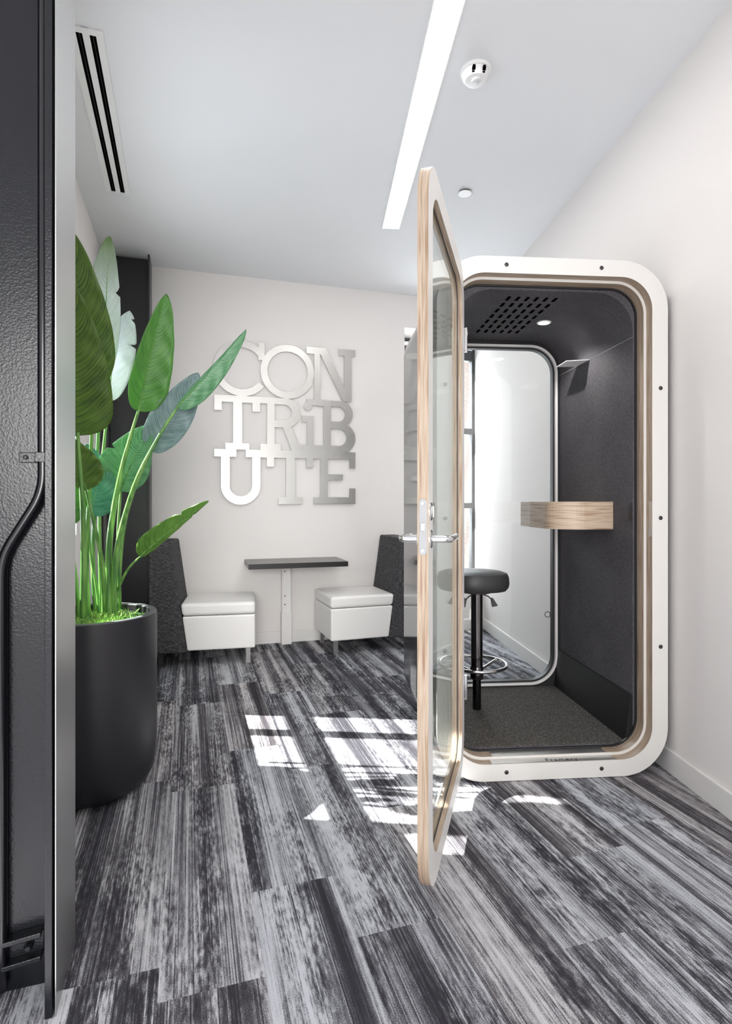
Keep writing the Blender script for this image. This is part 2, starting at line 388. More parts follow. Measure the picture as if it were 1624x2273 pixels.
# ------------------------------------------------------------------ ceiling fittings
t_ = thing('linear_ceiling_light', 'long white glowing linear light strip recessed in the ceiling', 'ceiling light', (.4725, 2.3, H-.004))
obj('diffuser', box(B(), .417, .527, .85, 3.75, H-.006, H+.02), M['lamp'], t_)
fr = B()
box(fr, .412, .417, .85, 3.755, H-.008, H+.02); box(fr, .527, .532, .85, 3.755, H-.008, H+.02); box(fr, .417, .527, 3.75, 3.755, H-.008, H+.02)
obj('trim_frame', fr, M['white_plastic'], t_)
# slot diffuser along the left wall
p0 = Vector((-.846, 2.277, 0)); p1 = Vector((-1.131, 3.471, 0)); D = (p1-p0).normalized(); Q = Vector((-D.y, D.x, 0)); Ln = (p1-p0).length
def sf(u, v, z): return p0+D*u+Q*v+Vector((0, 0, z))
t_ = thing('slot_diffuser', 'white two-slot linear air diffuser in the ceiling by the left wall', 'air vent', sf(Ln/2, .065, H-.004))
fr = B()
for v0, v1 in ((0, .028), (.052, .078), (.102, .13)): box(fr, 0, Ln, v0, v1, H-.006, H+.03, sf)
box(fr, 0, .03, .028, .102, H-.0062, H+.03, sf); box(fr, Ln-.012, Ln, .028, .102, H-.0062, H+.03, sf)
obj('faceplate', fr, M['white_plastic'], t_)
for v0 in (.028, .078):
    obj('slot', box(B(), .03, Ln-.012, v0, v0+.024, H-.003, H+.002, sf), M['black_vent'], t_)
    bl_ = B(); box(bl_, .03, .70, v0+.010, v0+.0125, H-.0055, H-.003, sf); box(bl_, .715, Ln-.012, v0+.010, v0+.0125, H-.0055, H-.003, sf)
    obj('deflector_blade', bl_, M['table_edge'], t_)
# occupancy sensor
c = Vector((.662, 2.361, H)); t_ = thing('ceiling_sensor', 'round white domed sensor with two dark grilles on the ceiling', 'sensor', c)
obj('mounting_ring', lathe(B(), [(.066, 0), (.066, -.008), (.062, -.012)][::-1], c), M['white_plastic'], t_, smooth=True)
obj('housing', lathe(B(), [(.03, -.046), (.045, -.042), (.054, -.030), (.058, -.012), (.058, -.009)], c), M['white_plastic'], t_, smooth=True)
b_ = B()
for k in range(4): pass
obj('lens', lathe(B(), [(.004, -.056), (.014, -.055), (.020, -.050), (.021, -.045)], c+Vector((0, -.01, 0))), mat('lens_frost', (.7, .7, .7), .3), t_, smooth=True)
for sx_ in (-1, 1):
    g = B(); gc = c+Vector((sx_*.022, -.047, 0)); nrm = Vector((sx_*.25, -.85, -.5)).normalized()
    for j in range(4):
        zc = -.020-.0055*j; w_ = (.011, .014, .014, .010)[j]; yy = -.058+.012*((j/3)**2)
        box(g, gc.x-w_/2, gc.x+w_/2, c.y+yy-.003, c.y+yy+.006, H+zc-.0015, H+zc+.0015)
    obj('grille', g, M['black_vent'], t_)
c = Vector((.856, 3.285, H)); t_ = thing('sprinkler_cover', 'flat round white sprinkler cover plate on the ceiling above the booth', 'sprinkler cover', c)
obj('cover_plate', lathe(B(), [(.038, -.013), (.0395, -.011), (.0395, -.009)], c), M['white_plastic'], t_, smooth=True)
obj('cup', lathe(B(), [(.034, -.009), (.034, 0)], c), M['screw'], t_, smooth=True)

# ------------------------------------------------------------------ steel columns
def hcol(name, label, c, u, v, wu, fl, th, m, htop=H, m2=None):
    """web along u (length wu), flanges along v (length fl)"""
    f = lambda a, b, z: c+u*a+v*b+Vector((0, 0, z))
    t_ = thing(name, label, 'column', c)
    obj('web', box(B(), -wu/2, wu/2, -.005, .005, 0, htop, f), m, t_)
    for s_ in (-1, 1):
        obj('flange', box(B(), *sorted((s_*wu/2, s_*(wu/2+th))), -fl/2, fl/2, 0, htop, f), m2 or m, t_, bevel=.002)
    return t_
NC = Vector((-.625, 1.441, 0))      # middle of the near column's right flange
hcol('steel_column', 'glossy black steel H-column at the left edge of the picture', NC-LN*.1296-LN*.008, LN, L, .235, .232, .016, M['steel'], m2=M['steel'])
hcol('steel_column', 'matt black steel column in the far corner behind the plant', Vector((-1.408, 4.315, 0)), A, N, .262, .205, .014, M['steel2'], htop=2.985)
COLN = bpy.data.objects['steel_column']
obj('added_sheen_plate', box(B(), .001, .003, -.114, .114, .0, H, lambda a, b, z: NC+LN*a+L*b+Vector((0, 0, z))), M['plate'], COLN)  # added plate, imitates the bright reflection on the black flange
# conduits on the near column web
def cf(a, b, z): return NC+LN*a-L*b+Vector((0, 0, z))      # a right of flange (negative = onto the web), b toward the viewer
def bend(pts, r=.06, n=6):
    out = [Vector(pts[0])]
    for i in range(1, len(pts)-1):
        p, a, b = Vector(pts[i]), Vector(pts[i-1]), Vector(pts[i+1])
        d0 = (a-p).normalized(); d1 = (b-p).normalized(); s_, e_ = p+d0*r, p+d1*r
        for k in range(n+1):
            q = k/n; out.append(s_*(1-q)**2+p*2*q*(1-q)+e_*q*q)
    out.append(Vector(pts[-1])); return out
t_ = thing('conduit', 'black painted conduit that bends to the left on the near column', 'conduit', cf(-.05, .022, 0))
obj('pipe', tube(B(), bend([cf(-.042, .024, H-.02), cf(-.042, .024, 1.19), cf(-.130, .024, 1.035), cf(-.130, .024, .02)], .045), .0125, 16), M['conduit'], t_, smooth=True)
cl = B(); box(cl, -.098, -.055, .0052, .009, 1.262, 1.287, cf); box(cl, -.058, -.026, .0052, .0375, 1.262, 1.287, cf)
obj('strap', cl, M['steel'], t_, bevel=.004)
obj('strap_screw', lathe(B(), [(.006, 0), (.006, .004), (.003, .006)], cf(-.083, .009, 1.275), 12, ax=-L), M['screw'], t_, smooth=True)
tag(obj('conduit', tube(B(), [cf(-.0245, .0112, H-.02), cf(-.0245, .0112, .03)], .0055, 12), M['conduit'], smooth=True), 'thin black conduit running straight down the inner corner of the near column', 'conduit')
t_ = thing('conduit_clamp', 'small black channel clamp near the foot of the left column', 'clamp', cf(-.07, .01, .08))
for z_ in (.072, .128):
    obj('channel_lip', box(B(), -.142, -.045, .0052, .036, z_, z_+.012, lambda a, b, z: cf(a, b, z+(a+.09)*.10)), M['steel'], t_, bevel=.002)
obj('channel_back', box(B(), -.142, -.045, .0052, .010, .084, .128, lambda a, b, z: cf(a, b, z+(a+.09)*.10)), M['steel'], t_)
obj('clamp_bolt', lathe(B(), [(.010, 0), (.010, .012), (.006, .018)], cf(-.075, .010, .106), 6, ax=-L), M['steel'], t_)

# ------------------------------------------------------------------ phone booth
BX0, BX1, BY0, BY1, BT = .483, 1.483, 2.297, 3.23, 2.195
booth = thing('phone_booth', 'white-framed charcoal phone booth with plywood edges and open glass door', 'phone booth', ((BX0+BX1)/2, (BY0+BY1)/2, 0))
P_out = rr(BX0, BX1, .004, BT, .2); P_sh = rr(BX0+.02, BX1-.02, .024, BT-.02, .18)
obj('outer_shell', ring(B(), P_out, P_sh, BY0+.030, BY1), M['shell'], booth, smooth=True)
obj('edge_gasket', ring(B(), rr(BX0+.004, BX1-.004, .006, BT-.004, .196), P_sh, BY0+.021, BY0+.030), M['black'], booth, smooth=True)
Q1 = rr(BX0+.07, BX1-.07, .074, BT-.07, .135)
obj('front_frame', ring(B(), rr(BX0, BX1, .003, BT, .2), Q1, BY0, BY0+.021, 0, 1, 0), [M['white'], M['ply']], booth, smooth=True)
obj('rabbet', ring(B(), rr(BX0+.03, BX1-.03, .034, BT-.03, .17), Q1, BY0+.0211, BY0+.045, 0, 0), [M['ply']], booth, smooth=True)
Q2 = rr(BX0+.082, BX1-.082, .086, BT-.082, .125)
obj('inner_frame', ring(B(), rr(BX0+.03, BX1-.03, .034, BT-.03, .17), Q2, BY0+.0451, BY0+.095, 0, 1), [M['white'], M['ply']], booth, smooth=True)
Q3 = rr(BX0+.090, BX1-.090, .094, BT-.090, .117)
obj('door_gasket', ring(B(), rr(BX0+.03, BX1-.03, .034, BT-.03, .17), Q3, BY0+.0951, BY0+.103), M['black'], booth, smooth=True)
IX0, IX1, IZ0, IZ1 = .581, 1.385, .105, 2.095
IY0, IY1 = BY0+.103, 3.165
lo = rr(IX0-.015, IX1+.015, IZ0-.02, IZ1+.015, .06, rb=.03); li = rr(IX0, IX1, IZ0-.005, IZ1, .165, rb=.02)
obj('felt_lining', ring(B(), lo, li, IY0, IY1), M['felt'], booth, smooth=True)
obj('floor_mat', box(B(), IX0+.001, IX1-.001, IY0, IY1, IZ0-.004, IZ0+.001), M['bcarpet'], booth)
for s_, xw in ((1, IX1), (-1, IX0)):
    x1_, x0_ = xw-s_*.001, xw-s_*.036
    obj('kick_panel', hexa(B(), [Vector(q) for q in ((x0_, IY0, IZ0), (x1_, IY0, IZ0), (x1_, IY1, IZ0), (x0_, IY1, IZ0), (x0_+s_*.026, IY0, .312), (x1_, IY0, .312), (x1_, IY1, .312), (x0_+s_*.026, IY1, .312))]), M['kick'], booth)
    obj('seam_trim', box(B(), *sorted((xw-s_*.0015, xw+s_*.001)), IY0, IY1, 1.9015, 1.9035), M['alu'], booth)
# rear glass wall
R0 = rr(IX0-.015, IX1+.015, IZ0-.02, IZ1+.015, .20, rb=.20); R1 = rr(IX0+.014, IX1-.014, IZ0+.008, IZ1-.020, .158)
R2 = rr(IX0+.018, IX1-.018, IZ0+.012, IZ1-.024, .154); R3 = rr(IX0+.026, IX1-.026, IZ0+.020, IZ1-.032, .146); R4 = rr(IX0+.036, IX1-.036, IZ0+.030, IZ1-.042, .136)
obj('rear_frame', ring(B(), rr(IX0-.016, IX1+.016, IZ0-.02, IZ1+.016, .20, rb=.03), R2, IY1, IY1+.05), M['black'], booth, smooth=True)
obj('rear_trim', ring(B(), R1, R3, IY1-.004, IY1+.012), M['white_metal'], booth, smooth=True)
obj('rear_gasket', ring(B(), R2, R4, IY1+.014, IY1+.05), M['black'], booth, smooth=True)
obj('rear_glass', prism(B(), rr(IX0+.03, IX1-.03, IZ0+.024, IZ1-.04, .14), lambda x, z, y: Vector((x, y, z)), IY1+.020, IY1+.028), M['glass'], booth)
obj('rear_surround', ring(B(), rr(BX0+.003, BX1-.003, .007, BT-.003, .197), rr(IX0-.016, IX1+.016, IZ0-.02, IZ1+.016, .20, rb=.03), BY1-.025, BY1-.004), M['kick'], booth, smooth=True)
obj('cable_grommet', torus(B(), (IX1-.058, IY1+.036, .51), .016, .0022, Vector((0, 1, 0)), 28, 8), M['screw'], booth, smooth=True)  # small dark ring for a cable grommet at the rear glass
# screws
for x_, z_ in [(.776, 2.16), (1.188, 2.16), (.776, .039), (1.188, .039)]+[(x_, z_) for x_ in (.516, 1.45) for z_ in (1.655, 1.10, .55)]:
    obj('screw_cap', lathe(B(), [(.0075, -.002), (.0088, -.001), (.0088, .001)], (x_, BY0-.0005, z_), 20, ax=Vector((0, 1, 0))), M['screw'], booth, smooth=True)
# threshold plates with embossed name
obj('threshold_plate', box(B(), .715, 1.25, BY0+.002, BY0+.044, .0735, .0755), M['alu'], booth)
obj('threshold_plate', box(B(), .73, 1.23, BY0+.047, BY0+.095, .0855, .0875), M['alu'], booth)
cu = bpy.data.curves.new('engraving', 'FONT'); cu.body = 'Framery'; cu.size = .034; cu.extrude = .0003; cu.align_x = 'CENTER'; cu.space_character = 1.25
to = bpy.data.objects.new('tmp', cu); me = bpy.data.meshes.new_from_object(to); bpy.data.objects.remove(to)
bt = B(); bt.from_mesh(me); bt.transform(Matrix.Translation((1.02, BY0+.008, .0758)))
obj('engraved_name', bt, M['screw'], booth)
# vent slots and ceiling spot
for i in range(7):
    for j in range(6):
        y_ = 2.50+.081*i; x_ = .852+.0435*j
        obj('vent_slot', box(B(), x_-.0065, x_+.0065, y_-.022, y_+.022, IZ1-.003, IZ1+.002), M['black_vent'], booth)
sp = Vector((1.150, 2.82, IZ1))
spt = obj('spotlight', lathe(B(), [(.030, -.004), (.036, -.003), (.037, .002)], sp), M['white_plastic'], booth, smooth=True)
obj('spot_lens', lathe(B(), [(.026, -.0055), (.026, -.003)], sp), M['spot'], spt)
ld = bpy.data.lights.new('booth_spot', 'SPOT'); lo_ = bpy.data.objects.new('booth_spot', ld); COL.objects.link(lo_)
ld.energy = 9; ld.spot_size = math.radians(135); ld.spot_blend = .5; ld.shadow_soft_size = .012; lo_.location = sp+Vector((0, 0, -.02)); ld.color = (1, .98, .97)
obj('light_deflector', hexa(B(), [Vector(q) for q in ((1.275, 2.835, 1.901), (1.384, 2.80, 1.901), (1.384, 2.945, 1.901), (1.28, 2.965, 1.901), (1.275, 2.835, 1.904), (1.384, 2.80, 1.904), (1.384, 2.945, 1.904), (1.28, 2.965, 1.904))]), M['white_plastic'], booth)
# small curved plywood shelf
sh = [(1.3845, 2.565)]
for k in range(13):
    t0 = k/12*PI/2; sh.append((1.235-.145*math.sin(t0), 2.665-.115*math.cos(t0)))
sh += [(1.088, 2.85), (1.092, 3.0), (1.3845, 3.0)]
obj('shelf', prism(B(), sh, lambda x, y, z: Vector((x, y, z)), EYE-.128, EYE+.003), M['shelf'], booth, bevel=.0015)
# ---- door
HP = Vector((.595, 2.293, 0)); dx = Vector((-.353, -.9355, 0)).normalized(); dn = Vector((dx.y, -dx.x, 0))
DM = Matrix(((dx.x, dn.x, 0, HP.x), (dx.y, dn.y, 0, HP.y), (0, 0, 1, 0), (0, 0, 0, 1)))
DW, DZ0, DZ1, DT = .875, .082, 2.118, .030
dro = rr(0, DW, DZ0, DZ1, .145, 14); dri = rr(.072, DW-.072, DZ0+.072, DZ1-.072, .10, 14)
lf = lambda x, z, y: Vector((x, y, z))
db = ring(B(), dro, dri, 0, DT, 0, 1, 1, 0, fn=lf)
door = obj('door', db, [M['white'], M['ply']], booth, Mw=DM, world=False, smooth=True)
obj('glass_pane', prism(B(), rr(.060, DW-.060, DZ0+.060, DZ1-.060, .11, 14), lf, DT-.010, DT-.003), M['glass_door'], door, world=False)
obj('glazing_gasket', ring(B(), rr(.066, DW-.066, DZ0+.066, DZ1-.066, .105, 14), rr(.0735, DW-.0735, DZ0+.0735, DZ1-.0735, .0985, 14), DT-.0135, DT-.0105, fn=lf), M['black'], door, world=False)
hs = DW-.034
for s_, y0 in ((-1, 0), (1, DT)):
    g = B(); zc = 1.068
    tube(g, bend([(hs, y0, zc), (hs, y0+s_*.052, zc), (hs-.125, y0+s_*.052, zc)], .018, 8), .0098, 16)
    obj('lever_handle', g, M['chrome'], door, world=False, smooth=True)
    for zq in ((zc, 1.142) if s_ < 0 else (zc,)):
        obj('rosette', lathe(B(), [(.025, 0), (.025, .003), (.022, .005)], (hs, y0, zq), 32, ax=Vector((0, s_, 0))), M['chrome'], door, world=False, smooth=True)
    if s_ < 0: obj('thumb_turn', box(B(), hs-.003, hs+.003, *sorted((y0+s_*.005, y0+s_*.010)), 1.126, 1.158), M['chrome'], door, world=False, bevel=.002)
pl = rr(.004, DT-.005, 1.026, 1.176, .0104, 8)
obj('lock_plate', prism(B(), pl, lambda y, z, x: Vector((x, y, z)), DW-.001, DW+.0018), mat('satin_plate', (.36, .37, .38), .45, .4), door, world=False, bevel=.0006)
obj('latch', box(B(), DW+.001, DW+.007, .009, .0205, 1.091, 1.112), M['alu'], door, world=False, bevel=.001)
for zq in (1.038, 1.164):
    obj('plate_screw', lathe(B(), [(.005, 0), (.0048, .0012), (.0015, .0006)], (DW+.0018, .0145, zq), 16, ax=Vector((1, 0, 0))), M['alu'], door, world=False)
for zq in (1.84, .40):
    obj('hinge', tube(B(), [(-.004, -.006, zq-.05), (-.004, -.006, zq+.05)], .007, 14), M['chrome'], door, world=False, smooth=True)
    obj('hinge_leaf', box(B(), .0, .035, -.002, .0, zq-.045, zq+.045), M['chrome'], door, world=False)
obj('strike_plate', box(B(), BX1-.0725, BX1-.070, BY0+.003, BY0+.022, 1.02, 1.17), M['alu'], booth)
obj('light_switch', box(B(), IX1-.004, IX1, 2.405, 2.425, 1.085, 1.165), M['black'], booth)

# ------------------------------------------------------------------ stool in the booth
sc = Vector((.803, 2.84, IZ0+.001))
stool = thing('bar_stool', 'black seat bar stool on a chrome pole inside the phone booth', 'stool', sc)
def sq(r, n=40, k=.16):
    return [(r*(1+k*math.cos(3*t+.9)*.45)*math.cos(t), r*(1+k*math.cos(3*t+.9)*.45)*math.sin(t)) for t in [2*PI*i/n for i in range(n)]]
sb = B(); rings = []
for rs, z_ in ((.60, .715), (.90, .718), (.975, .733), (1.0, .755), (.985, .785), (.93, .805), (.75, .815), (.40, .818)):
    rings.append([sb.verts.new((sc.x+x*rs, sc.y+y*rs, z_)) for x, y in sq(.152)])
for a_, b_ in zip(rings, rings[1:]):
    for k in range(40): sb.faces.new((a_[k], a_[(k+1) % 40], b_[(k+1) % 40], b_[k]))
sb.faces.new(rings[0][::-1]); sb.faces.new(rings[-1])
obj('seat', sb, M['seat'], stool, smooth=True)
obj('seat_plate', lathe(B(), [(.055, .700), (.075, .706), (.075, .716)], (sc.x, sc.y, 0), 28), M['screw'], stool, smooth=True)
obj('pole', lathe(B(), [(.030, .318), (.030, .705)], (sc.x, sc.y, 0), 32), M['dchrome'], stool, smooth=True)
obj('lower_pole', lathe(B(), [(.0215, IZ0+.001), (.0215, .320)], (sc.x, sc.y, 0), 28), mat('black_chrome', (.06, .06, .06), .2, 1), stool, smooth=True)
obj('collar', lathe(B(), [(.032, .262), (.034, .266), (.034, .320), (.032, .324)], (sc.x, sc.y, 0), 28), M['dchrome'], stool, smooth=True)
fr_ = torus(B(), (sc.x, sc.y, .338), .150, .0085)
tube(fr_, [(sc.x, sc.y-.03, .30), (sc.x, sc.y-.09, .322), (sc.x, sc.y-.150, .338)], .007)
tube(fr_, [(sc.x+.026, sc.y+.02, .30), (sc.x+.13, sc.y+.075, .338)], .007); tube(fr_, [(sc.x-.026, sc.y+.02, .30), (sc.x-.13, sc.y+.075, .338)], .007)
obj('footrest', fr_, M['chrome'], stool, smooth=True)
for s_ in (-1, 1):
    lv = B(); tube(lv, [(sc.x+s_*.02, sc.y-.02, .700), (sc.x+s_*.05, sc.y-.03, .688), (sc.x+s_*.068, sc.y-.036, .672)], .0035)
    hexa(lv, [Vector((sc.x+s_*x, sc.y-.036+y, z)) for x, y, z in ((.062, -.004, .676), (.072, -.004, .682), (.072, .010, .682), (.062, .010, .676), (.070, -.004, .634), (.100, -.004, .640), (.100, .010, .640), (.070, .010, .634))])
    obj('height_lever', lv, M['seat'], stool, bevel=.003)

# ------------------------------------------------------------------ lounge chairs by the back wall
def rbox(bm, P, mi=0): return hexa(bm, P, mi)
def chair(label, origin, xdir, ydir, depth, group):
    """x from back to front of the chair, y sideways, origin at rear corner"""
    Mx = Matrix(((xdir.x, ydir.x, 0, origin.x), (xdir.y, ydir.y, 0, origin.y), (0, 0, 1, 0), (0, 0, 0, 1)))
    t_ = bpy.data.objects.new('lounge_chair', None); put(t_, None, Mx); tag(t_, label, 'chair', group)
    D_ = depth; xf = lambda z: .258-.11*(z-.1)/.78*1.0
    V = lambda *q: Vector(q)
    bk = hexa(B(), [V(0, 0, .1), V(xf(.1), 0, .1), V(xf(.1), D_, .1), V(0, D_, .1), V(0, 0, .885), V(xf(.885), 0, .885), V(xf(.885), D_, .885), V(0, D_, .885)])
    bko = obj('backrest', bk, M['weave'], t_, world=False, bevel=.014, bseg=4)
    def slab(z0, z1, e=0): return hexa(B(), [V(xf(z0)+.002, e, z0), V(.73-e, e, z0), V(.73-e, D_-e, z0), V(xf(z0)+.002, D_-e, z0), V(xf(z1)+.002, e, z1), V(.73-e, e, z1), V(.73-e, D_-e, z1), V(xf(z1)+.002, D_-e, z1)])
    obj('seat_base', slab(.112, .356), M['vinyl'], t_, world=False, bevel=.012, bseg=4)
    obj('seat_cushion', slab(.360, .448, -.001), M['vinyl'], t_, world=False, bevel=.022, bseg=5)
    for x_ in (.06, .665):
        for y_ in (.03, D_-.06):
            obj('leg', box(B(), x_, x_+.032, y_, y_+.032, 0, .113), M['alu'] if x_ > .3 else M['screw'], t_, world=False)
    return t_
def wdir(ang): return (A*math.cos(ang)+N*math.sin(ang)), (-A*math.sin(ang)+N*math.cos(ang))
xd, yd = wdir(math.radians(5))
chair('lounge chair with white seat and charcoal back left of the wall table', wp(-1.108, .487)-yd*.47, xd, yd, .47, 'lounge chairs at the wall table')
xd, yd = wdir(math.radians(-3))
chair('lounge chair with white seat right of the wall table beside the booth', wp(.915, .50), -xd, -yd, .49, 'lounge chairs at the wall table')
# ------------------------------------------------------------------ wall table
tb = thing('wall_table', 'small dark-topped table on a single white post at the back wall', 'table', wp(-.035, .2))
obj('tabletop', box(B(), -.415, .355, .003, .40, .662, .702, wp), [M['table']], tb, bevel=.002)
obj('edge_band', box(B(), -.4155, .3555, .40, .4025, .6625, .7015, wp), M['table_edge'], tb)
obj('post', box(B(), -.118, -.042, .02, .075, .01, .66, wp), M['white_metal'], tb, bevel=.006)
obj('post_rail', box(B(), -.108, -.085, .075, .083, .30, .655, wp), M['white_metal'], tb, bevel=.002)
obj('foot', box(B(), -.122, -.038, .014, .082, 0, .26, wp), M['white_metal'], tb, bevel=.004)
gs = B(); prism(gs, [(.03, .66), (.20, .66), (.20, .65), (.075, .55), (.03, .55)], lambda b, z, a: wp(a, b, z), -.05, -.042)
prism(gs, [(-.042, .66), (.015, .66), (-.03, .60), (-.042, .60)], lambda a, z, b: wp(a, b, z), .03, .07)
obj('bracket', gs, M['white_metal'], tb)
for z_ in (.60, .40, .33): obj('bolt', lathe(B(), [(.005, 0), (.005, .004)], wp(-.096, .083, z_), 10, ax=N), M['screw'], tb)

# ------------------------------------------------------------------ metal lettering, one welded piece
sign = thing('wall_sign', 'brushed steel lettering reading CONTRIBUTE on the back wall', 'sign', wp(-.06, .02, 1.15))
cnt = [0]
def letter(name, polys, rings_=()):
    bm = B(); f = lambda a, z, b: wp(a, b, z)
    for p in polys:
        cnt[0] += 1; prism(bm, p, f, .010, .018+cnt[0]*.00006)
    for (ca, cz, ro, ri, t0, t1) in rings_:
        cnt[0] += 1; n = 56; d1 = .018+cnt[0]*.00006
        full = t1-t0 >= 359.9
        P = [(ca+ro*math.cos(math.radians(t0+(t1-t0)*i/n)), cz+ro*math.sin(math.radians(t0+(t1-t0)*i/n))) for i in range(n+1)]
        I = [(ca+ri*math.cos(math.radians(t0+(t1-t0)*i/n)), cz+ri*math.sin(math.radians(t0+(t1-t0)*i/n))) for i in range(n+1)]
        if full: P = P[:-1]; I = I[:-1]
        c_ = [[bm.verts.new(f(*q, d)) for q in X] for X, d in ((P, .010), (I, .010), (P, d1), (I, d1))]
        m_ = len(P)
        for i in range(m_ if full else m_-1):
            j = (i+1) % m_
            bm.faces.new((c_[0][i], c_[0][j], c_[1][j], c_[1][i])); bm.faces.new((c_[2][i], c_[3][i], c_[3][j], c_[2][j]))
            bm.faces.new((c_[0][i], c_[2][i], c_[2][j], c_[0][j])); bm.faces.new((c_[1][i], c_[1][j], c_[3][j], c_[3][i]))
        if not full:
            for i in (0, m_-1): bm.faces.new((c_[0][i], c_[1][i], c_[3][i], c_[2][i]))
    obj('letter_'+name, bm, M['sign'], sign)
def rc(a0, a1, z0, z1): return [(a0, z0), (a1, z0), (a1, z1), (a0, z1)]
def bowl(a0, a1, z0, z1, ia, iz0, iz1, n=18):
    """D shaped stroke: outer right side rounded, hole from a0 to ia"""
    ro = (z1-z0)/2; cz = (z0+z1)/2; ri = (iz1-iz0)/2; ciz = (iz0+iz1)/2
    P = [(a0, z0)]+[(a1-ro*.95+ro*.95*math.cos(-PI/2+PI*i/n), cz+ro*math.sin(-PI/2+PI*i/n)) for i in range(n+1)]+[(a0, z1)]
    I = [(a0, iz0)]+[(ia-ri*.95+ri*.95*math.cos(-PI/2+PI*i/n), ciz+ri*math.sin(-PI/2+PI*i/n)) for i in range(n+1)]+[(a0, iz1)]
    out = []
    for k in range(len(P)-1): out.append([P[k], P[k+1], I[k+1], I[k]])
    return out
letter('c', [rc(-.303, -.253, 2.335, 2.478)], [(-.435, 2.256, .226, .170, 38, 322)])
letter('o', [], [(-.0625, 2.253, .224, .168, 0, 360)])
letter('n', [rc(.162, .212, 2.03, 2.42), rc(.096, .247, 2.418, 2.476), rc(.096, .262, 1.985, 2.035), rc(.423, .489, 2.03, 2.424), rc(.375, .521, 2.422, 2.478),
             [(.413, 2.028), (.488, 2.028), (.262, 2.476), (.186, 2.476)]])
letter('t', [rc(-.653, -.289, 1.978, 2.032), rc(-.653, -.594, 1.909, 1.98), rc(-.351, -.289, 1.909, 1.98), rc(-.505, -.433, 1.645, 1.98), rc(-.565, -.376, 1.595, 1.647)])
letter('r', [rc(-.29, -.17, 1.980, 2.032), rc(-.232, -.17, 1.647, 1.981), rc(-.287, -.12, 1.595, 1.648), [(-.105, 1.80), (-.035, 1.80), (.045, 1.595), (-.027, 1.595)]]
       + bowl(-.17, .040, 1.788, 2.030, -.028, 1.845, 1.978))
letter('i', [rc(.1, .157, 1.595, 1.85), rc(.058, .157, 1.842, 1.893), rc(.0, .20, 1.595, 1.648)], [(.108, 1.975, .034, .001, 0, 360)])
letter('b', [rc(.183, .305, 1.98, 2.031), rc(.241, .305, 1.645, 1.981), rc(.19, .305, 1.595, 1.648)]
       + bowl(.305, .499, 1.815, 2.030, .431, 1.855, 1.982) + bowl(.305, .521, 1.592, 1.838, .443, 1.648, 1.795))
letter('u', [rc(-.653, -.48, 1.535, 1.596), rc(-.405, -.235, 1.535, 1.596), rc(-.601, -.532, 1.30, 1.536), rc(-.354, -.287, 1.30, 1.536)], [(-.444, 1.305, .157, .090, 180, 360)])
letter('t', [rc(-.24, .155, 1.535, 1.5965), rc(-.235, -.175, 1.46, 1.536), rc(.094, .154, 1.46, 1.536), rc(-.076, -.002, 1.208, 1.536), rc(-.139, .058, 1.152, 1.209)])
letter('e', [rc(.15, .521, 1.535, 1.5965), rc(.213, .278, 1.209, 1.536), rc(.469, .521, 1.46, 1.536), rc(.278, .409, 1.355, 1.405), rc(.157, .521, 1.154, 1.2095), rc(.469, .521, 1.209, 1.287)])
for a_, z_ in ((-.40, 2.05), (.45, 2.2), (-.30, 1.56), (.25, 1.2), (-.46, 1.17)):
    obj('standoff', lathe(B(), [(.006, 0), (.006, .011)], wp(a_, .001, z_), 10, ax=N), M['alu'], sign)

# ------------------------------------------------------------------ planter, moss, plant
PC = Vector((-.922, 2.385, 0)); PR = .243; PH = .715
pt = thing('planter', 'tall round black planter with a light rim beside the black column', 'planter', PC)
obj('pot', lathe(B(), [(.15, .003), (.186, .012), (.211, .034), (.229, .070), (.238, .12), (.242, .19), (PR, .26), (PR, PH-.012), (PR-.002, PH-.004), (PR-.029, PH-.005), (PR-.031, .30), (.01, .29)], PC, 96), M['pot'], pt, smooth=True)
rm = B(); prof = [(PR-.003, PH-.006), (PR-.004, PH), (PR-.026, PH), (PR-.0285, PH-.004), (PR-.0285, PH-.04)]
rg = [[rm.verts.new(PC+Vector((r_*math.cos(2*PI*k/96), r_*math.sin(2*PI*k/96), z_))) for k in range(96)] for r_, z_ in prof]
for a_, b_ in zip(rg, rg[1:]):
    for k in range(96): rm.faces.new((a_[k], a_[(k+1) % 96], b_[(k+1) % 96], b_[k]))
obj('rim', rm, M['rim'], pt, smooth=True)
tag(obj('soil', lathe(B(), [(PR-.032, PH-.012), (PR-.032, PH-.001+.0)], PC+Vector((0, 0, -.030)), 48), M['soil']), 'dark green bed filling the black planter', 'soil')
mo = B()
for i in range(2600):
    a_ = random.uniform(0, 2*PI); r_ = (PR-.05)*math.sqrt(random.random())
    if r_ > PR-.08 and random.random() < .6: continue
    p = PC+Vector((r_*math.cos(a_), r_*math.sin(a_), PH-.032)); d = Vector((random.gauss(0, 1), random.gauss(0, 1), random.uniform(.2, 1.6))).normalized()
    e = Vector((random.gauss(0, 1), random.gauss(0, 1), random.gauss(0, 1))).normalized(); ln = random.uniform(.014, .034)
    sd_ = d.cross(e).normalized()*.0016; q1 = p+d*ln*.5+e*.004; q2 = p+d*ln*.8+e*ln*.5
    q1.z = min(q1.z, PH); q2.z = min(q2.z, PH+.003)
    v = [mo.verts.new(x) for x in (p-sd_, p+sd_, q1+sd_, q1-sd_, q2)]
    mo.faces.new((v[0], v[1], v[2], v[3])); mo.faces.new((v[3], v[2], v[4]))
tag(obj('moss', mo, M['moss']), 'curly bright green moss filling the top of the planter', 'moss', kind='stuff')
plant = thing('bird_of_paradise_plant', 'tall bird of paradise plant with big green leaves in the black planter', 'plant', PC+Vector((0, 0, PH-.055)))
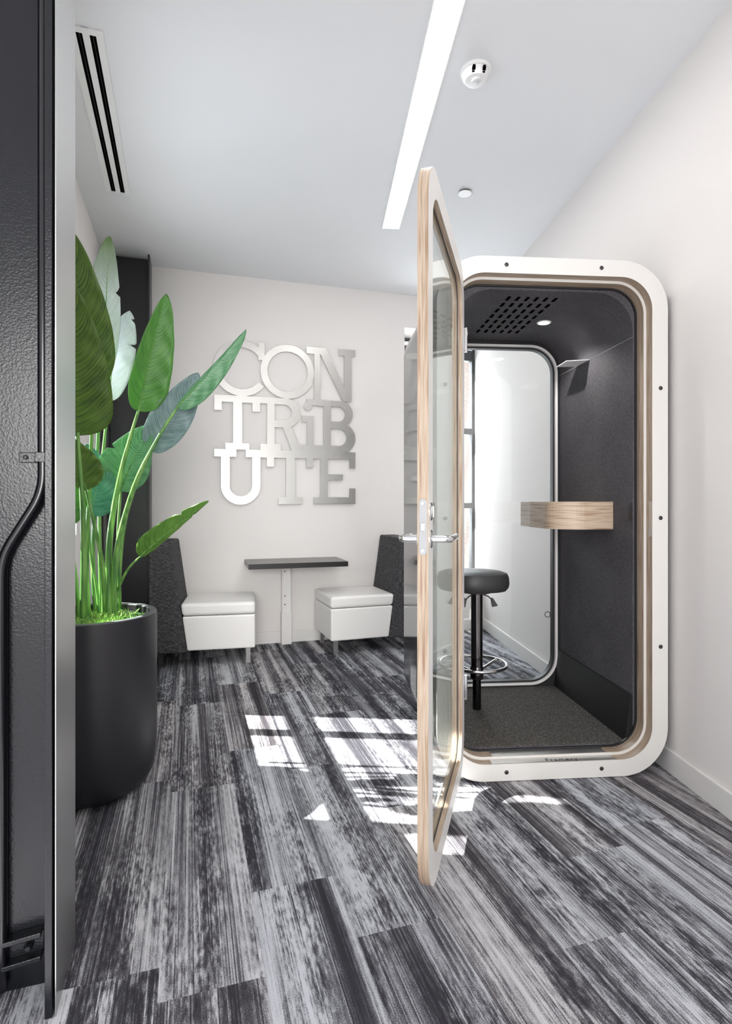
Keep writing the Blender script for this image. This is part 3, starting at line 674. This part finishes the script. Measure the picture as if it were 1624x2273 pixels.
def cr(pts, t):                       # Catmull-Rom through points
    n = len(pts)-1; x = min(max(t*n, 0), n-1e-6); i = int(x); f_ = x-i
    P = [pts[max(i-1, 0)], pts[i], pts[i+1], pts[min(i+2, n)]]
    return .5*((2*P[1])+(P[2]-P[0])*f_+(2*P[0]-5*P[1]+4*P[2]-P[3])*f_**2+(3*P[1]-P[0]-3*P[2]+P[3])*f_**3)
def leaf(spine, wl, wr, m, fold=.25, roll=0, tears=(), peak=.38, nu=6, nv=44):
    """spine: px,py,depth control points base to tip; wl / wr half-widths in m left and right of travel; fold lifts the edges"""
    P = [at(*q) for q in spine]; bm = B(); uvl = bm.loops.layers.uv.new('UVMap'); rows = []; uvs = {}
    eye = Vector((0, 0, EYE))
    def prof(v):
        a = (v/peak) if v < peak else (1-v)/(1-peak)
        return (math.sin(PI/2*min(a, 1)))**(.55 if v < peak else .80)
    for j in range(nv+1):
        v = j/nv; c_ = cr(P, v); d_ = (cr(P, min(v+.02, 1))-cr(P, max(v-.02, 0))).normalized()
        view = (eye-c_).normalized(); side = d_.cross(view).normalized(); nrm = side.cross(d_).normalized()
        Rm = Matrix.Rotation(roll, 3, d_); side = Rm @ side; nrm = Rm @ nrm
        row = []
        for i in range(-nu, nu+1):
            u = i/nu; w_ = (wr if u > 0 else wl)*prof(v)
            for sgn, vt, dp in tears:
                if (u > 0) == (sgn > 0) and abs(u) > 1-dp: 
                    k_ = abs(v-vt)
                    if k_ < .022: w_ *= 1-(1-k_/.022)*dp*.9
            q = c_+side*u*w_+nrm*(abs(u)**1.3*w_*fold+.004*math.sin(v*34+u*5)*abs(u)**2)
            vv = bm.verts.new(q); row.append(vv); uvs[vv] = ((u+1)/2, v)
        rows.append(row)
    for a_, b_ in zip(rows, rows[1:]):
        for i in range(2*nu):
            try: f_ = bm.faces.new((a_[i], a_[i+1], b_[i+1], b_[i]))
            except ValueError: continue
            for lo2 in f_.loops: lo2[uvl].uv = uvs[lo2.vert]
    o_ = obj('leaf', bm, m, plant, smooth=True)
    s_ = o_.modifiers.new('thick', 'SOLIDIFY'); s_.thickness = .0011
    mr = B(); tube(mr, [cr(P, .97*k/18)+(cr(P, .5)-eye).normalized()*.001 for k in range(19)], [.0042*(1-.85*k/18) for k in range(19)], 6)
    obj('midrib', mr, M['stalk'], o_, smooth=True)
    return o_
def stalk(pts, r0, r1, n=20):
    P = [at(*q) for q in pts]; b_ = B()
    tube(b_, [cr(P, k/n) for k in range(n+1)], [r0+(r1-r0)*k/n for k in range(n+1)], 10)
    return obj('stalk', b_, M['stalk'], plant, smooth=True)
BZ = 2.42
leaf([(196, 868, 2.30), (186, 770, 2.27), (170, 640, 2.23), (152, 505, 2.19)], .13, .114, M['leaf_dark'], .15, .1, peak=.34)          # big rear olive
leaf([(166, 968, 2.22), (164, 860, 2.18), (160, 740, 2.15), (156, 630, 2.12)], .15, .137, M['leaf_dark'], .12, 0, peak=.20)  # big front olive
leaf([(226, 855, 2.52), (232, 740, 2.50), (237, 630, 2.47), (243, 524, 2.44)], .085, .062, M['leaf_pale'], .1, 0, ((1, .62, .5), (-1, .72, .5)), peak=.40)
leaf([(240, 890, 2.60), (252, 800, 2.58), (270, 735, 2.56), (288, 690, 2.54)], .05, .085, M['leaf_silver'], .1, 0, ((1, .55, .5), (1, .86, .6)), peak=.35)
leaf([(306, 913, 2.42), (322, 840, 2.40), (346, 740, 2.38), (369, 652, 2.36)], .062, .098, M['leaf_green'], .30, .15, (), peak=.30)
leaf([(392, 904, 2.40), (435, 860, 2.40), (490, 800, 2.40), (546, 731, 2.40)], .015, .062, M['leaf_mixed'], .2, 0, (), peak=.36)
leaf([(330, 1000, 2.50), (362, 950, 2.48), (402, 890, 2.47), (440, 828, 2.46)], .078, .090, M['leaf_blue'], .2, 0, (), peak=.42)
leaf([(268, 1090, 2.50), (282, 1050, 2.49), (303, 1005, 2.48), (332, 945, 2.47)], .125, .085, M['leaf_mixed'], .22, 0, ((-1, .62, .35),), peak=.40)
leaf([(192, 1088, 2.26), (178, 1050, 2.24), (158, 1010, 2.22), (130, 960, 2.20)], .04, .085, M['leaf_dark'], .2, 0, (), peak=.35)
leaf([(196, 1142, 2.44), (208, 1110, 2.44), (215, 1060, 2.44), (190, 985, 2.44)], .055, .085, M['leaf_teal'], .15, 0, (), peak=.36)
leaf([(152, 1165, 2.30), (160, 1120, 2.30), (165, 1080, 2.30), (168, 1040, 2.30)], .04, .055, M['leaf_green'], .1, 0)
leaf([(311, 1234, 2.36), (350, 1200, 2.34), (400, 1160, 2.32), (463, 1112, 2.30)], .056, .020, M['leaf_mid'], .2, 0, ((-1, .72, .5), (1, .80, .6)), peak=.26)
stalk([(241, 1374, 2.40), (243, 1200, 2.41), (266, 1060, 2.41), (288, 975, 2.42), (308, 908, 2.42)], .016, .005)
stalk([(252, 1372, 2.42), (258, 1230, 2.40), (298, 1080, 2.36), (352, 970, 2.38), (396, 900, 2.40)], .015, .005)
stalk([(252, 1368, 2.46), (262, 1310, 2.42), (285, 1262, 2.38), (316, 1232, 2.36)], .007, .004)
stalk([(232, 1375, 2.40), (228, 1260, 2.36), (208, 1160, 2.30), (190, 1085, 2.26)], .012, .005)
stalk([(184, 1380, 2.30), (186, 1240, 2.28), (182, 1100, 2.25), (172, 960, 2.22)], .015, .007)
stalk([(196, 1370, 2.38), (192, 1240, 2.36), (198, 1100, 2.34), (204, 945, 2.32)], .011, .007)
stalk([(214, 1372, 2.48), (206, 1240, 2.50), (212, 1100, 2.52), (222, 850, 2.52)], .012, .006)
stalk([(226, 1372, 2.50), (222, 1240, 2.54), (222, 1080, 2.58), (242, 885, 2.60)], .010, .006)
stalk([(222, 1374, 2.42), (214, 1300, 2.44), (200, 1220, 2.44), (196, 1140, 2.44)], .008, .005)
stalk([(266, 1365, 2.50), (264, 1280, 2.46), (262, 1180, 2.47), (268, 1088, 2.49)], .009, .005)
stalk([(262, 1340, 2.58), (272, 1200, 2.58), (296, 1080, 2.56), (330, 1000, 2.51)], .008, .004)
stalk([(174, 1382, 2.34), (170, 1300, 2.33), (160, 1220, 2.31), (152, 1165, 2.30)], .009, .005)
